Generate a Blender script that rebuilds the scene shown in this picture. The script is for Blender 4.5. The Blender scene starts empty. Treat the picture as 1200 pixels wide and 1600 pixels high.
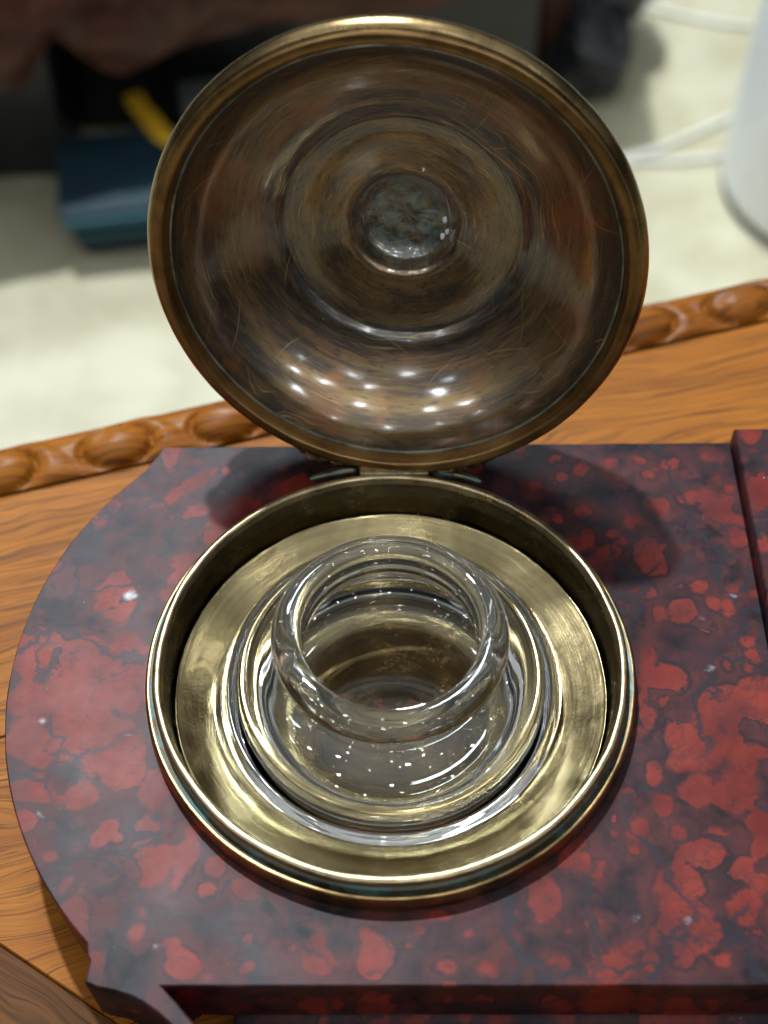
import bpy, bmesh, math, random
import numpy as np
from mathutils import Vector, Matrix, noise as mnoise
from mathutils.geometry import delaunay_2d_cdt

S = 0.05            # one unit below = the bowl's rim radius, 5 cm
sc = bpy.context.scene
COL = sc.collection
rad = math.radians

# ------------------------------------------------------------------ camera
def look_matrix(pitch, yaw, roll, loc):
    cp, sp, cy, sy = math.cos(pitch), math.sin(pitch), math.cos(yaw), math.sin(yaw)
    fw = Vector((sy*cp, cy*cp, -sp)); rt = Vector((cy, -sy, 0)); up = rt.cross(fw)
    c, s = math.cos(roll), math.sin(roll)
    r2 = c*rt + s*up; u2 = -s*rt + c*up
    m = Matrix((r2, u2, -fw)).transposed().to_4x4(); m.translation = Vector(loc)*S
    return m
cd = bpy.data.cameras.new('camera'); cam = bpy.data.objects.new('camera', cd); COL.objects.link(cam)
cam.matrix_world = look_matrix(rad(52.7104), rad(-.8593), rad(-.809), (.02872, -3.12849, 5.1237))
cd.sensor_fit = 'VERTICAL'; cd.sensor_height = 36; cd.sensor_width = 27
cd.lens = 2213.78/1600*36
cd.clip_start = .01; cd.clip_end = 60
cd.dof.use_dof = True; cd.dof.focus_distance = 6.05*S; cd.dof.aperture_fstop = 10.5
sc.camera = cam
# ------------------------------------------------------------------ ambient room light, lamps, exposure
w = bpy.data.worlds.new('World'); sc.world = w; w.use_nodes = True
wn = w.node_tree.nodes; wl = w.node_tree.links
bg = wn['Background']
tc = wn.new('ShaderNodeTexCoord'); sx = wn.new('ShaderNodeSeparateXYZ'); rp = wn.new('ShaderNodeValToRGB'); mr = wn.new('ShaderNodeMapRange')
wl.new(tc.outputs['Generated'], sx.inputs[0]); mr.inputs[1].default_value = -1; wl.new(sx.outputs[2], mr.inputs[0]); wl.new(mr.outputs[0], rp.inputs[0])
RST = [(.0, (.05, .042, .032)), (.50, (.05, .045, .04)), (.60, (.085, .083, .08)), (.84, (.46, .49, .51)), (1.0, (1.0, 1.08, 1.14))]
while len(rp.color_ramp.elements) < len(RST): rp.color_ramp.elements.new(.5)
for e, (p, c) in zip(rp.color_ramp.elements, RST): e.position = p; e.color = (*c, 1)
wl.new(rp.outputs[0], bg.inputs[0]); bg.inputs[1].default_value = .40
# ceiling spotlights of the shop: (x, y, z) in metres, watts, radius
LAMPS = [(-.40, 1.10, 2.3, 68, .045)]
for gy in range(3):                          # rows of ceiling spots on the camera's side
    for gx in range(4): LAMPS.append((gx*1.15-1.85+.45*(gy % 2)+.28*math.sin(gx*5+gy*3), -.75-gy*1.2+.30*math.sin(gx*3+gy*7), 2.45, 3.3*(1+.45*math.sin(gx*4+gy*2)), .05))
for gy in range(3):                          # and small ones beyond
    for gx in range(5): LAMPS.append((gx*1.0-2.1+.4*(gy % 2), .2+gy*1.0, 2.45, .6, .03))
for i, (x, y, z, pw, r) in enumerate(LAMPS):
    ld = bpy.data.lights.new('ceiling_spot', 'AREA'); ld.shape = 'DISK'; ld.size = 2*r; ld.energy = pw; ld.color = (.89, .955, 1.0)
    lo = bpy.data.objects.new('ceiling_spot', ld); lo.location = (x, y, z); COL.objects.link(lo)
    ld.cycles.is_caustics_light = i < 1
# broad cool area light, no known fixture, added behind left for the marble's sheen
ld = bpy.data.lights.new('sheen_light', 'AREA'); ld.shape = 'RECTANGLE'; ld.size = .6; ld.size_y = .4; ld.energy = 40; ld.color = (.78, .92, 1.0)
lo = bpy.data.objects.new('sheen_light', ld); lo.location = (-.42, 2.05, 2.5); COL.objects.link(lo)
lo.rotation_euler = (Vector((0, .0, 0))-lo.location).to_track_quat('-Z', 'Y').to_euler()
sc.view_settings.view_transform = 'Standard'; sc.view_settings.look = 'None'
sc.view_settings.exposure = 0.40; sc.view_settings.gamma = 1.0; sc.view_settings.use_curve_mapping = False
cy = sc.cycles
cy.use_denoising = True; cy.max_bounces = 20; cy.transmission_bounces = 16; cy.glossy_bounces = 8; cy.diffuse_bounces = 4
cy.sample_clamp_indirect = 30; cy.sample_clamp_direct = 0; cy.blur_glossy = .3
cy.caustics_reflective = True; cy.caustics_refractive = True

# ------------------------------------------------------------------ material helper
class NT:
    """small wrapper: values are floats, tuples or sockets"""
    def __init__(self, name):
        self.m = bpy.data.materials.new(name); self.m.use_nodes = True
        self.t = self.m.node_tree; self.b = self.t.nodes['Principled BSDF']
        self.tc = self.t.nodes.new('ShaderNodeTexCoord')
        self.o = self.sc_(self.tc.outputs['Object'], 1/S)      # object space, in rim radii
    def put(self, sock, v):
        if hasattr(v, 'is_linked'): self.t.links.new(v, sock)
        elif isinstance(v, tuple) and len(v) == 3 and sock.type == 'RGBA': sock.default_value = (*v, 1)
        else: sock.default_value = v
    def sc_(self, vec, k):
        n = self.t.nodes.new('ShaderNodeVectorMath'); n.operation = 'MULTIPLY'; self.put(n.inputs[0], vec)
        n.inputs[1].default_value = k if isinstance(k, tuple) else (k, k, k); return n.outputs[0]
    def vadd(self, a, b):
        n = self.t.nodes.new('ShaderNodeVectorMath'); n.operation = 'ADD'; self.put(n.inputs[0], a); self.put(n.inputs[1], b); return n.outputs[0]
    def ma(self, op, a, b=0.0, c=None, clamp=False):
        n = self.t.nodes.new('ShaderNodeMath'); n.operation = op; n.use_clamp = clamp
        self.put(n.inputs[0], a); self.put(n.inputs[1], b)
        if c is not None: self.put(n.inputs[2], c)
        return n.outputs[0]
    def sep(self, v):
        n = self.t.nodes.new('ShaderNodeSeparateXYZ'); self.put(n.inputs[0], v); return n.outputs
    def comb(self, x, y, z):
        n = self.t.nodes.new('ShaderNodeCombineXYZ')
        for i, v in enumerate((x, y, z)): self.put(n.inputs[i], v)
        return n.outputs[0]
    def noise(self, vec, scale, detail=4, rough=.55, dist=0.0, col=False):
        n = self.t.nodes.new('ShaderNodeTexNoise'); self.put(n.inputs['Vector'], vec); n.inputs['Scale'].default_value = scale
        n.inputs['Detail'].default_value = detail; n.inputs['Roughness'].default_value = rough; n.inputs['Distortion'].default_value = dist
        return n.outputs['Color' if col else 'Fac']
    def vor(self, vec, scale, feature='F1', rnd=1.0):
        n = self.t.nodes.new('ShaderNodeTexVoronoi'); n.feature = feature; self.put(n.inputs['Vector'], vec)
        n.inputs['Scale'].default_value = scale; n.inputs['Randomness'].default_value = rnd; return n.outputs
    def ss(self, v, a, b, lo=0.0, hi=1.0):
        n = self.t.nodes.new('ShaderNodeMapRange'); n.interpolation_type = 'SMOOTHSTEP'; self.put(n.inputs[0], v)
        n.inputs[1].default_value = a; n.inputs[2].default_value = b; n.inputs[3].default_value = lo; n.inputs[4].default_value = hi; return n.outputs[0]
    def mix(self, f, a, b):
        n = self.t.nodes.new('ShaderNodeMix'); n.data_type = 'RGBA'; self.put(n.inputs[0], f); self.put(n.inputs[6], a); self.put(n.inputs[7], b); return n.outputs[2]
    def ramp(self, f, stops):
        n = self.t.nodes.new('ShaderNodeValToRGB'); self.put(n.inputs[0], f); cr = n.color_ramp
        while len(cr.elements) < len(stops): cr.elements.new(.5)
        for el, (p, c) in zip(cr.elements, stops): el.position = p; el.color = (*c, 1)
        return n.outputs[0]
    def attr(self, name):
        n = self.t.nodes.new('ShaderNodeAttribute'); n.attribute_name = name; return n.outputs['Fac']
    def bump(self, h, strength=.2, dist=.0005):
        n = self.t.nodes.new('ShaderNodeBump'); n.inputs['Strength'].default_value = strength; n.inputs['Distance'].default_value = dist
        self.put(n.inputs['Height'], h); self.t.links.new(n.outputs[0], self.b.inputs['Normal'])
    def set(self, **k):
        for a, v in k.items(): self.put(self.b.inputs[a.replace('_', ' ')], v)
        return self.m

# ------------------------------------------------------------------ materials
def marble():
    n = NT('red_griotte_marble'); o = n.o
    wrp = n.vadd(o, n.sc_(n.vadd(n.noise(o, 3.2, 3, .5, col=True), (-.5, -.5, -.5)), (.14, .14, .14)))
    c = n.attr('clast')
    c = n.ma('ADD', c, n.ma('MULTIPLY', n.ma('ADD', n.ma('MULTIPLY', n.ma('SUBTRACT', n.noise(o, 6.5, 3, .55), .5), .10), n.ma('MULTIPLY_ADD', n.ma('SUBTRACT', n.noise(o, 22, 4, .6), .5), .022, .002)), 1.0))
    c = n.ma('SUBTRACT', c, n.ma('MULTIPLY', n.ss(n.noise(wrp, 2.6, 5, .62), .54, .66), .06))
    # scattered small clasts
    v = n.vor(wrp, 7.5); rnd = n.sep(v['Color'])
    keep = n.ma('GREATER_THAN', rnd[0], .62)
    sm = n.ma('MULTIPLY', n.ma('SUBTRACT', n.ma('MULTIPLY_ADD', rnd[1], .3, .1), v['Distance']), .13)
    sm = n.ma('SUBTRACT', sm, n.ma('MULTIPLY', n.ma('SUBTRACT', 1.0, keep), .5))
    sm = n.ma('ADD', sm, n.ma('MULTIPLY', n.ma('SUBTRACT', n.noise(o, 22, 3), .5), .025))
    c2 = n.ma('MAXIMUM', c, sm)
    sft = n.ma('MULTIPLY_ADD', n.noise(o, 3.4, 2), .036, -.010)      # some edges crisp, some cloudy
    mask = n.ss(n.ma('DIVIDE', c2, n.ma('MAXIMUM', sft, .005)), -1.0, 1.2)
    halo = n.ss(c2, -.085, .0)
    big = n.noise(o, 1.1, 3); mid = n.noise(wrp, 4.0, 6, .62); fine = n.noise(o, 30, 5, .65)
    red = n.mix(n.ss(mid, .3, .7), (.092, .010, .007), (.178, .024, .016))
    red = n.mix(n.ma('MULTIPLY', n.ss(fine, .5, .75), .35), red, (.06, .010, .010))
    mat = n.mix(n.ss(mid, .35, .68), (.0035, .0035, .006), (.034, .014, .018))
    mat = n.mix(n.ma('MULTIPLY', n.ss(n.noise(wrp, 7, 5, .6), .52, .72), .55), mat, (.085, .019, .017))
    gv = n.vor(wrp, 3.6); gr_ = n.sep(gv['Color'])
    gh = n.ma('MULTIPLY', n.ss(n.ma('ADD', gv['Distance'], n.ma('MULTIPLY', mid, .25)), .50, .36), n.ma('GREATER_THAN', gr_[0], .5))
    mat = n.mix(n.ma('MULTIPLY', gh, n.ma('MULTIPLY_ADD', gr_[1], .5, .25)), mat, (.075, .022, .024))
    mat = n.mix(n.ma('MULTIPLY', halo, n.ss(n.noise(o, 5, 5, .65), .35, .62, .1, .75)), mat, (.085, .018, .016))
    gv2 = n.vor(wrp, 10.5); g2 = n.sep(gv2['Color'])
    gh2 = n.ma('MULTIPLY', n.ss(n.ma('ADD', gv2['Distance'], n.ma('MULTIPLY', fine, .3)), .52, .34), n.ma('GREATER_THAN', g2[0], .45))
    mat = n.mix(n.ma('MULTIPLY', gh2, n.ma('MULTIPLY_ADD', g2[1], .6, .15)), mat, (.072, .017, .017))
    red = n.mix(n.ma('MULTIPLY', n.ss(n.noise(wrp, 2.2, 4, .6), .50, .66), .55), red, (.050, .012, .014))
    red = n.mix(n.ma('MULTIPLY', n.ss(n.noise(wrp, 11, 5, .7), .56, .70), .6), red, (.022, .010, .013))
    col = n.mix(mask, mat, red)
    # dark seams round the clasts and stylolite veins
    seam = n.ma('MULTIPLY', n.ss(n.ma('ABSOLUTE', n.ma('ADD', c2, .006)), .014, 0.0), n.ss(n.noise(o, 4.2, 3), .42, .62, 0.0, .75))
    col = n.mix(seam, col, (.012, .009, .012))
    wrp2 = n.vadd(o, n.sc_(n.vadd(n.noise(o, 5, 5, .6, col=True), (-.5, -.5, -.5)), (.34, .34, .34)))
    ve = n.vor(wrp2, 2.1, 'DISTANCE_TO_EDGE')['Distance']
    vein = n.ma('MULTIPLY', n.ss(ve, .050, .004), n.ss(n.noise(o, 2.3, 2), .36, .52))
    col = n.mix(n.ma('MULTIPLY', vein, .85), col, (.016, .015, .02))
    ve2 = n.vor(wrp2, 5.2, 'DISTANCE_TO_EDGE')['Distance']
    col = n.mix(n.ma('MULTIPLY', n.ma('MULTIPLY', n.ss(ve2, .05, .0), n.ss(n.noise(o, 4, 2), .5, .62)), .4), col, (.02, .016, .02))
    # white calcite eyes
    wh = n.ma('ADD', n.attr('calcite'), n.ma('MULTIPLY', n.ma('SUBTRACT', n.noise(o, 30, 4), .5), .03))
    col = n.mix(n.ss(wh, -.002, .030), col, n.mix(n.noise(o, 40, 3), (.13, .15, .18), (.60, .58, .58)))
    sp = n.vor(o, 16); col = n.mix(n.ma('MULTIPLY', n.ss(sp['Distance'], .07, .03), n.ma('GREATER_THAN', n.sep(sp['Color'])[0], .975)), col, (.30, .33, .37))
    scr = n.noise(n.sc_(o, (6, 120, 6)), 1.0, 3, .6)
    ro = n.ma('ADD', n.ma('MULTIPLY_ADD', n.noise(o, 5, 4), .16, .33), n.ma('MULTIPLY', n.ss(scr, .5, .7), .015))
    n.bump(n.ma('ADD', n.ma('MULTIPLY', n.noise(o, 12, 3), .8), n.ma('MULTIPLY', scr, .04)), .04, .0004)
    return n.set(Base_Color=col, Roughness=ro, Specular_IOR_Level=.125)

def polar(n):
    x, y, z = n.sep(n.o)[:3]
    r = n.ma('SQRT', n.ma('ADD', n.ma('MULTIPLY', x, x), n.ma('MULTIPLY', y, y)))
    ri = n.ma('DIVIDE', 1.0, n.ma('MAXIMUM', r, .01))
    return x, y, z, r, n.ma('MULTIPLY', x, ri), n.ma('MULTIPLY', y, ri)

def brass(name, base, dark, rough=.26, patina=0.0, ringy=40, gold=None):
    """turned and tarnished brass: concentric tool marks, blotchy tarnish, verdigris"""
    n = NT(name); x, y, z, r, cx, sy = polar(n)
    ring = n.noise(n.comb(n.ma('MULTIPLY', cx, 1.6), n.ma('MULTIPLY', sy, 1.6), n.ma('MULTIPLY', n.ma('ADD', r, z), ringy)), 1.0, 4, .6)
    bl = n.noise(n.o, 4.5, 5, .6, .6); fi = n.noise(n.o, 38, 4, .7)
    f = n.ma('ADD', n.ma('MULTIPLY', bl, .6), n.ma('MULTIPLY', ring, .45))
    col = n.mix(n.ss(f, .36, .66), dark, base)
    if gold: col = n.mix(n.ma('MULTIPLY', n.ss(n.noise(n.o, 9, 4), .5, .7), .7), col, gold)
    col = n.mix(n.ma('MULTIPLY', n.ss(fi, .56, .74), .4), col, dark)
    met = 1.0
    if patina:
        pm = n.ma('MULTIPLY', n.ss(n.ma('ADD', n.ma('MULTIPLY', n.noise(n.o, 7, 5, .65), .75), n.ma('MULTIPLY', fi, .25)), .62-.3*patina, .80-.3*patina), min(1, .5+.5*patina))
        col = n.mix(pm, col, (.045, .115, .112)); met = n.ma('SUBTRACT', 1.0, n.ma('MULTIPLY', pm, .75))
    ro = n.ma('ADD', n.ma('MULTIPLY_ADD', bl, .2, rough-.1), n.ma('MULTIPLY', fi, .1))
    n.bump(n.ma('ADD', n.ma('MULTIPLY', ring, .7), n.ma('MULTIPLY', fi, .5)), .13, .0004)
    return n.set(Base_Color=col, Metallic=met, Roughness=ro)

def lid_metal():
    """inside of the lid: brown bronze in rings, scratched by turning, verdigris on the middle"""
    n = NT('patinated_bronze'); x, y, z, r, cx, sy = polar(n)
    def pol(k, kr, sc=1.0, d=4, ro=.6): return n.noise(n.comb(n.ma('MULTIPLY', cx, k), n.ma('MULTIPLY', sy, k), n.ma('MULTIPLY', r, kr)), sc, d, ro)
    wob = n.ma('MULTIPLY', n.ma('SUBTRACT', n.noise(n.o, 2.6, 3), .5), .13)
    rw = n.ma('ADD', r, wob)
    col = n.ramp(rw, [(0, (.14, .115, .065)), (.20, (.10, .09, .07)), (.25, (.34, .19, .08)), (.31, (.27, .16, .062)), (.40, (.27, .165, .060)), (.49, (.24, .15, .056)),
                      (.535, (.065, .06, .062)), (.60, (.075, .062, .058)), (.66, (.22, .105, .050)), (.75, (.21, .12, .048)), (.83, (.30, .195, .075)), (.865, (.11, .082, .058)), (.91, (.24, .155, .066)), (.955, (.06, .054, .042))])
    st = pol(1.3, 26); st2 = pol(2.2, 90, 1, 3); st3 = pol(.9, 9)
    col = n.mix(n.ma('MULTIPLY', n.ss(st3, .44, .62), .85), col, (.072, .056, .052))
    col = n.mix(n.ma('MULTIPLY', n.ss(st, .46, .7), .62), col, (.34, .215, .082))
    br = pol(5.0, 150, 1, 3, .7); br2 = pol(9.0, 75, 1, 2, .6)
    col = n.mix(n.ss(br, .5, .68, 0.0, .55), col, (.40, .255, .10)); col = n.mix(n.ss(br2, .52, .70, 0.0, .6), col, (.045, .034, .03))
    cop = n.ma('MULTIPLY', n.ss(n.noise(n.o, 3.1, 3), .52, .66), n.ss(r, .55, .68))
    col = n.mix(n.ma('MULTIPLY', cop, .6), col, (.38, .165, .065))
    # brushed scratches, roughly along the turning
    ang = n.vadd(n.comb(n.ma('MULTIPLY', cx, 2.6), n.ma('MULTIPLY', sy, 2.6), n.ma('MULTIPLY', n.ma('ADD', r, n.ma('MULTIPLY', n.noise(n.o, 3.5, 2), .10)), 170)), (3, 1, 7))
    sc1 = n.noise(ang, 1.0, 2, .5)
    scm = n.ma('MULTIPLY', n.ss(sc1, .60, .72), n.ss(n.noise(n.o, 2.2, 3), .38, .6))
    col = n.mix(n.ma('MULTIPLY', scm, .85), col, (.66, .45, .20))
    tot = None
    for a_, k_, sd in ((.5, 70, 1), (1.9, 85, 4), (-.6, 95, 9)):
        rt_ = n.t.nodes.new('ShaderNodeVectorRotate'); rt_.rotation_type = 'Z_AXIS'; n.put(rt_.inputs['Vector'], n.vadd(n.o, n.sc_(n.noise(n.o, 1.4, 1, .5, col=True), (.5, .5, .5)))); rt_.inputs['Angle'].default_value = a_
        q_ = n.noise(n.vadd(n.sc_(rt_.outputs[0], (1.7, k_, 1)), (sd, sd*2, 0)), 1.0, 1, .4)
        q_ = n.ma('MULTIPLY', n.ss(q_, .70, .78), n.ss(n.noise(n.vadd(n.o, (sd, 0, sd)), 2.6, 2), .46, .60))
        tot = q_ if tot is None else n.ma('MAXIMUM', tot, q_)
    col = n.mix(n.ma('MULTIPLY', tot, .8), col, (.62, .44, .22))
    dv = n.vor(n.o, 26); col = n.mix(n.ma('MULTIPLY', n.ss(dv['Distance'], .16, .05), n.ma('GREATER_THAN', n.sep(dv['Color'])[1], .86)), col, (.02, .018, .016))
    # verdigris
    vg = n.ma('MULTIPLY', n.ss(rw, .255, .16), n.ss(n.noise(n.o, 16, 6, .72, .2), .36, .60))
    vg = n.ma('MAXIMUM', vg, n.ma('MULTIPLY', n.ma('MULTIPLY', n.ss(rw, .50, .545), n.ss(rw, .60, .56)), n.ma('MULTIPLY', n.ss(n.noise(n.o, 2.3, 4), .48, .66), .6)))
    col = n.mix(n.ma('MULTIPLY', vg, .62), col, (.13, .21, .21))
    # pale dust specks
    v = n.vor(n.o, 17); spk = n.ma('MULTIPLY', n.ss(v['Distance'], .05, .025), n.ma('GREATER_THAN', n.sep(v['Color'])[0], .90))
    col = n.mix(spk, col, (.8, .8, .75))
    met = n.ma('SUBTRACT', 1.0, n.ma('MAXIMUM', n.ma('MULTIPLY', vg, .7), spk))
    ro = n.ma('ADD', n.ma('MULTIPLY_ADD', st, .14, .20), n.ma('MULTIPLY', n.noise(n.o, 22, 4, .7), .12))
    n.bump(n.ma('ADD', n.ma('MULTIPLY', st2, .5), n.ma('ADD', n.ma('MULTIPLY', sc1, .5), n.ma('MULTIPLY', n.noise(n.o, 5, 3), 1.2))), .16, .0005)
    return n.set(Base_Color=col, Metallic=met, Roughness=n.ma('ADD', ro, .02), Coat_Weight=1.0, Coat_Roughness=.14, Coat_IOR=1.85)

def wood(name, ang, a, b, dk, rough=.36, k=1.0, worn=0.0):
    n = NT(name)
    rot = n.t.nodes.new('ShaderNodeVectorRotate'); rot.rotation_type = 'Z_AXIS'; n.put(rot.inputs['Vector'], n.o); rot.inputs['Angle'].default_value = -ang
    g = rot.outputs[0]
    wv = n.vadd(g, n.sc_(n.vadd(n.noise(n.sc_(g, (.35, 1, 1)), 1.3*k, 3, .5, col=True), (-.5, -.5, -.5)), (.0, .50, .3)))
    band = n.noise(n.sc_(wv, (.16, 3.6, 1)), 1.5*k, 4, .6)
    fib = n.noise(n.sc_(wv, (1.2, 42, 6)), 1.0*k, 4, .65)
    por = n.noise(n.sc_(wv, (2.2, 60, 8)), 1.0*k, 2, .6)
    col = n.mix(n.ss(band, .28, .72), a, b)
    col = n.mix(n.ma('MULTIPLY', n.ss(fib, .45, .7), .5), col, dk)
    lines = n.noise(n.sc_(wv, (.13, 9.5, 1)), 1.0*k, 4, .6)
    col = n.mix(n.ma('MULTIPLY', n.ss(n.ma('ABSOLUTE', n.ma('SUBTRACT', lines, .52)), .024, .003), .75), col, dk)
    col = n.mix(n.ma('MULTIPLY', n.ss(por, .62, .72), .7), col, dk)
    if worn: col = n.mix(n.ma('MULTIPLY', n.ss(n.noise(wv, 3, 5, .7), .45, .65), worn), col, (.16, .13, .10))
    n.bump(n.ma('ADD', fib, n.ma('MULTIPLY', por, -.8)), .25, .0004)
    return n.set(Base_Color=col, Roughness=n.ma('MULTIPLY_ADD', fib, .2, rough-.06), Specular_IOR_Level=.14)

def plain(name, a, b, scale=6, rough=.5, met=0.0, bump=.1, **kw):
    n = NT(name); f = n.noise(n.o, scale, 5, .6, .3)
    n.bump(f, bump, .002)
    return n.set(Base_Color=n.mix(n.ss(f, .35, .65), a, b), Roughness=n.ma('MULTIPLY_ADD', f, .2, rough-.1), Metallic=met, **kw)

TA = rad(16.8)                                   # the table stands turned to the plinth
MAR = marble()
FLANGE = brass('flange_brass', (.50, .32, .13), (.10, .07, .035), .28, .10)
GROOVE = brass('groove_verdigris_brass', (.10, .085, .055), (.025, .025, .022), .40, .55)
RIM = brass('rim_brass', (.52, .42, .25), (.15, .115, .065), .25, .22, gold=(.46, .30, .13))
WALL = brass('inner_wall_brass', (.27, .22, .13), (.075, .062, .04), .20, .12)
TRAY = brass('tray_brass', (.46, .365, .19), (.30, .235, .115), .13, .02, 34)
WELL = brass('well_brass', (.27, .185, .085), (.08, .055, .027), .20, .03)
LIDM = lid_metal()
LIPM = brass('lip_brass', (.34, .20, .075), (.15, .085, .035), .30, .08)
OUTM = brass('lid_outside_brass', (.30, .21, .095), (.10, .07, .035), .24, .06)
BEAD = brass('bead_verdigris', (.52, .55, .46), (.05, .045, .03), .30, .45)
SOLD = brass('old_solder', (.20, .12, .055), (.035, .025, .018), .5, .25)
HING = brass('hinge_brass', (.40, .31, .16), (.10, .085, .05), .34, .35)
WING = brass('hinge_tarnish', (.17, .145, .085), (.04, .042, .034), .36, .6)
WOODT = wood('honey_oak', TA-rad(6), (.31, .105, .008), (.215, .066, .005), (.060, .021, .006), .50, 1.45)
WOODR = wood('carved_oak', TA, (.27, .090, .008), (.18, .053, .006), (.065, .022, .007), .34, 1.4)
WOODW = wood('worn_oak', rad(-32), (.105, .040, .009), (.07, .026, .007), (.022, .010, .005), .6, 1.2, .0)
WOODD = wood('dark_rosewood', rad(20), (.085, .034, .022), (.055, .021, .015), (.022, .010, .008), .24, .35)
def glass():
    n = NT('clear_glass'); return n.set(Base_Color=(.985, .995, .99), Roughness=0.0, Transmission_Weight=1.0, IOR=1.5)
GLASS = glass()
FLOOR = plain('cream_floor', (.38, .34, .225), (.46, .425, .30), .8, .45, 0, .03)
TEAL = plain('teal_plastic', (.003, .020, .031), (.004, .028, .042), 2, .65)
TEAL2 = plain('teal_plastic_band', (.010, .060, .083), (.014, .072, .098), 2, .75)
YEL = plain('yellow_strap', (.70, .36, .015), (.80, .46, .02), 3, .55)
BLK = plain('black_leather_and_shade', (.006, .007, .009), (.013, .015, .019), 3, .36)  # leather of the bag; also blackens the added shade panels below the stand
WHT = plain('white_enamel', (.86, .89, .89), (.88, .91, .91), 2, .30, 0, .0)
GRY = plain('grey_rubber', (.12, .13, .12), (.16, .17, .16), 3, .6)
CAB = plain('white_cable', (.62, .61, .54), (.68, .67, .60), 3, .45)
RUST = plain('rust_stain', (.34, .105, .02), (.14, .045, .012), 14, .8)
WAX = plain('pale_fleck', (.75, .76, .74), (.82, .82, .80), 20, .6)

# ------------------------------------------------------------------ object helpers
def link(name, me, mat, parent=None):
    o = bpy.data.objects.new(name, me); COL.objects.link(o)
    if mat is not None: me.materials.append(mat)
    if parent is not None: o.parent = parent
    return o
def tag(o, label, cat=None, group=None, kind=None):
    if label: o['label'] = label
    if cat: o['category'] = cat
    if group: o['group'] = group
    if kind: o['kind'] = kind
    return o
def root(name, loc, label, cat, mat=None):
    o = bpy.data.objects.new(name, None); o.empty_display_size = .01; COL.objects.link(o)
    if mat is not None: o.matrix_world = mat
    else: o.location = Vector(loc)*S
    return tag(o, label, cat)
def mesh(name, vs, fs, smooth=True, ang=40):
    me = bpy.data.meshes.new(name); me.from_pydata([(x*S, y*S, z*S) for x, y, z in vs], [], fs); me.update()
    if smooth:
        me.polygons.foreach_set('use_smooth', [True]*len(me.polygons)); me.set_sharp_from_angle(angle=rad(ang))
    return me
def cr(pts, n=6):
    """Catmull-Rom through pts; a doubled point is a corner"""
    out = []; segs = [[]]
    for i, p in enumerate(pts):
        if i and p == pts[i-1]: segs.append([p])
        else: segs[-1].append(p)
    # join the corner segments
    for k, sg in enumerate(segs):
        P = [Vector(q) for q in sg]
        if len(P) == 1: out.append(tuple(P[0])); continue
        E = [P[0]*2-P[1]] + P + [P[-1]*2-P[-2]]
        for i in range(1, len(E)-2):
            a, b, c, d = E[i-1:i+3]
            for j in range(n):
                t = j/n
                q = .5*((2*b)+(c-a)*t+(2*a-5*b+4*c-d)*t*t+(3*b-a-3*c+d)*t**3)
                if not out or (Vector(out[-1])-q).length > 1e-6: out.append(tuple(q))
        if (Vector(out[-1])-P[-1]).length > 1e-6: out.append(tuple(P[-1]))
    return out
def lathe(name, prof, mat, parent=None, n=192, wob=0.0, ang=35, close=False, seed=0):
    """turn a profile of (r, z); wob makes it hand-worn"""
    vs, fs, idx = [], [], []
    for r, z in prof:
        if r < 1e-5: idx.append([len(vs)]*n); vs.append((0, 0, z)); continue
        row = []
        for k in range(n):
            t = 2*math.pi*k/n
            dr = dz = 0
            if wob:
                q = Vector((math.cos(t)*3+seed, math.sin(t)*3, r*4+z*4))
                dr = wob*mnoise.noise(q)+wob*.4*mnoise.noise(q*5); dz = wob*.6*mnoise.noise(q+Vector((9, 4, 2)))
            row.append(len(vs)); vs.append(((r+dr)*math.cos(t), (r+dr)*math.sin(t), z+dz))
        idx.append(row)
    rows = list(zip(idx, idx[1:]+([idx[0]] if close else [])))
    if not close: rows = rows[:len(prof)-1]
    for A, B in rows:
        for k in range(n):
            k2 = (k+1) % n
            f = [A[k], A[k2], B[k2], B[k]]
            g = []
            for v in f:
                if v not in g: g.append(v)
            if len(g) > 2: fs.append(g)
    me = mesh(name, vs, fs, True, ang)
    bm = bmesh.new(); bm.from_mesh(me); bmesh.ops.recalc_face_normals(bm, faces=bm.faces); bm.to_mesh(me); bm.free()
    return link(name, me, mat, parent)
def box(name, a, b, mat, parent=None, bev=.02, rz=0.0, taper=1.0, segs=3):
    bm = bmesh.new(); bmesh.ops.create_cube(bm, size=1)
    cx, cyy, cz = [(a[i]+b[i])/2 for i in range(3)]; d = [b[i]-a[i] for i in range(3)]
    for v in bm.verts:
        k = taper if v.co.z < 0 else 1.0
        x, y, z = v.co.x*d[0]*k, v.co.y*d[1]*k, v.co.z*d[2]
        v.co = (x*S, y*S, z*S)
    if bev: bmesh.ops.bevel(bm, geom=list(bm.edges), offset=bev*S, segments=segs, affect='EDGES', profile=.5)
    me = bpy.data.meshes.new(name); bm.to_mesh(me); bm.free()
    me.polygons.foreach_set('use_smooth', [True]*len(me.polygons)); me.set_sharp_from_angle(angle=rad(50))
    o = link(name, me, mat, parent); o.location = Vector((cx, cyy, cz))*S; o.rotation_euler[2] = rz; return o
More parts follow.
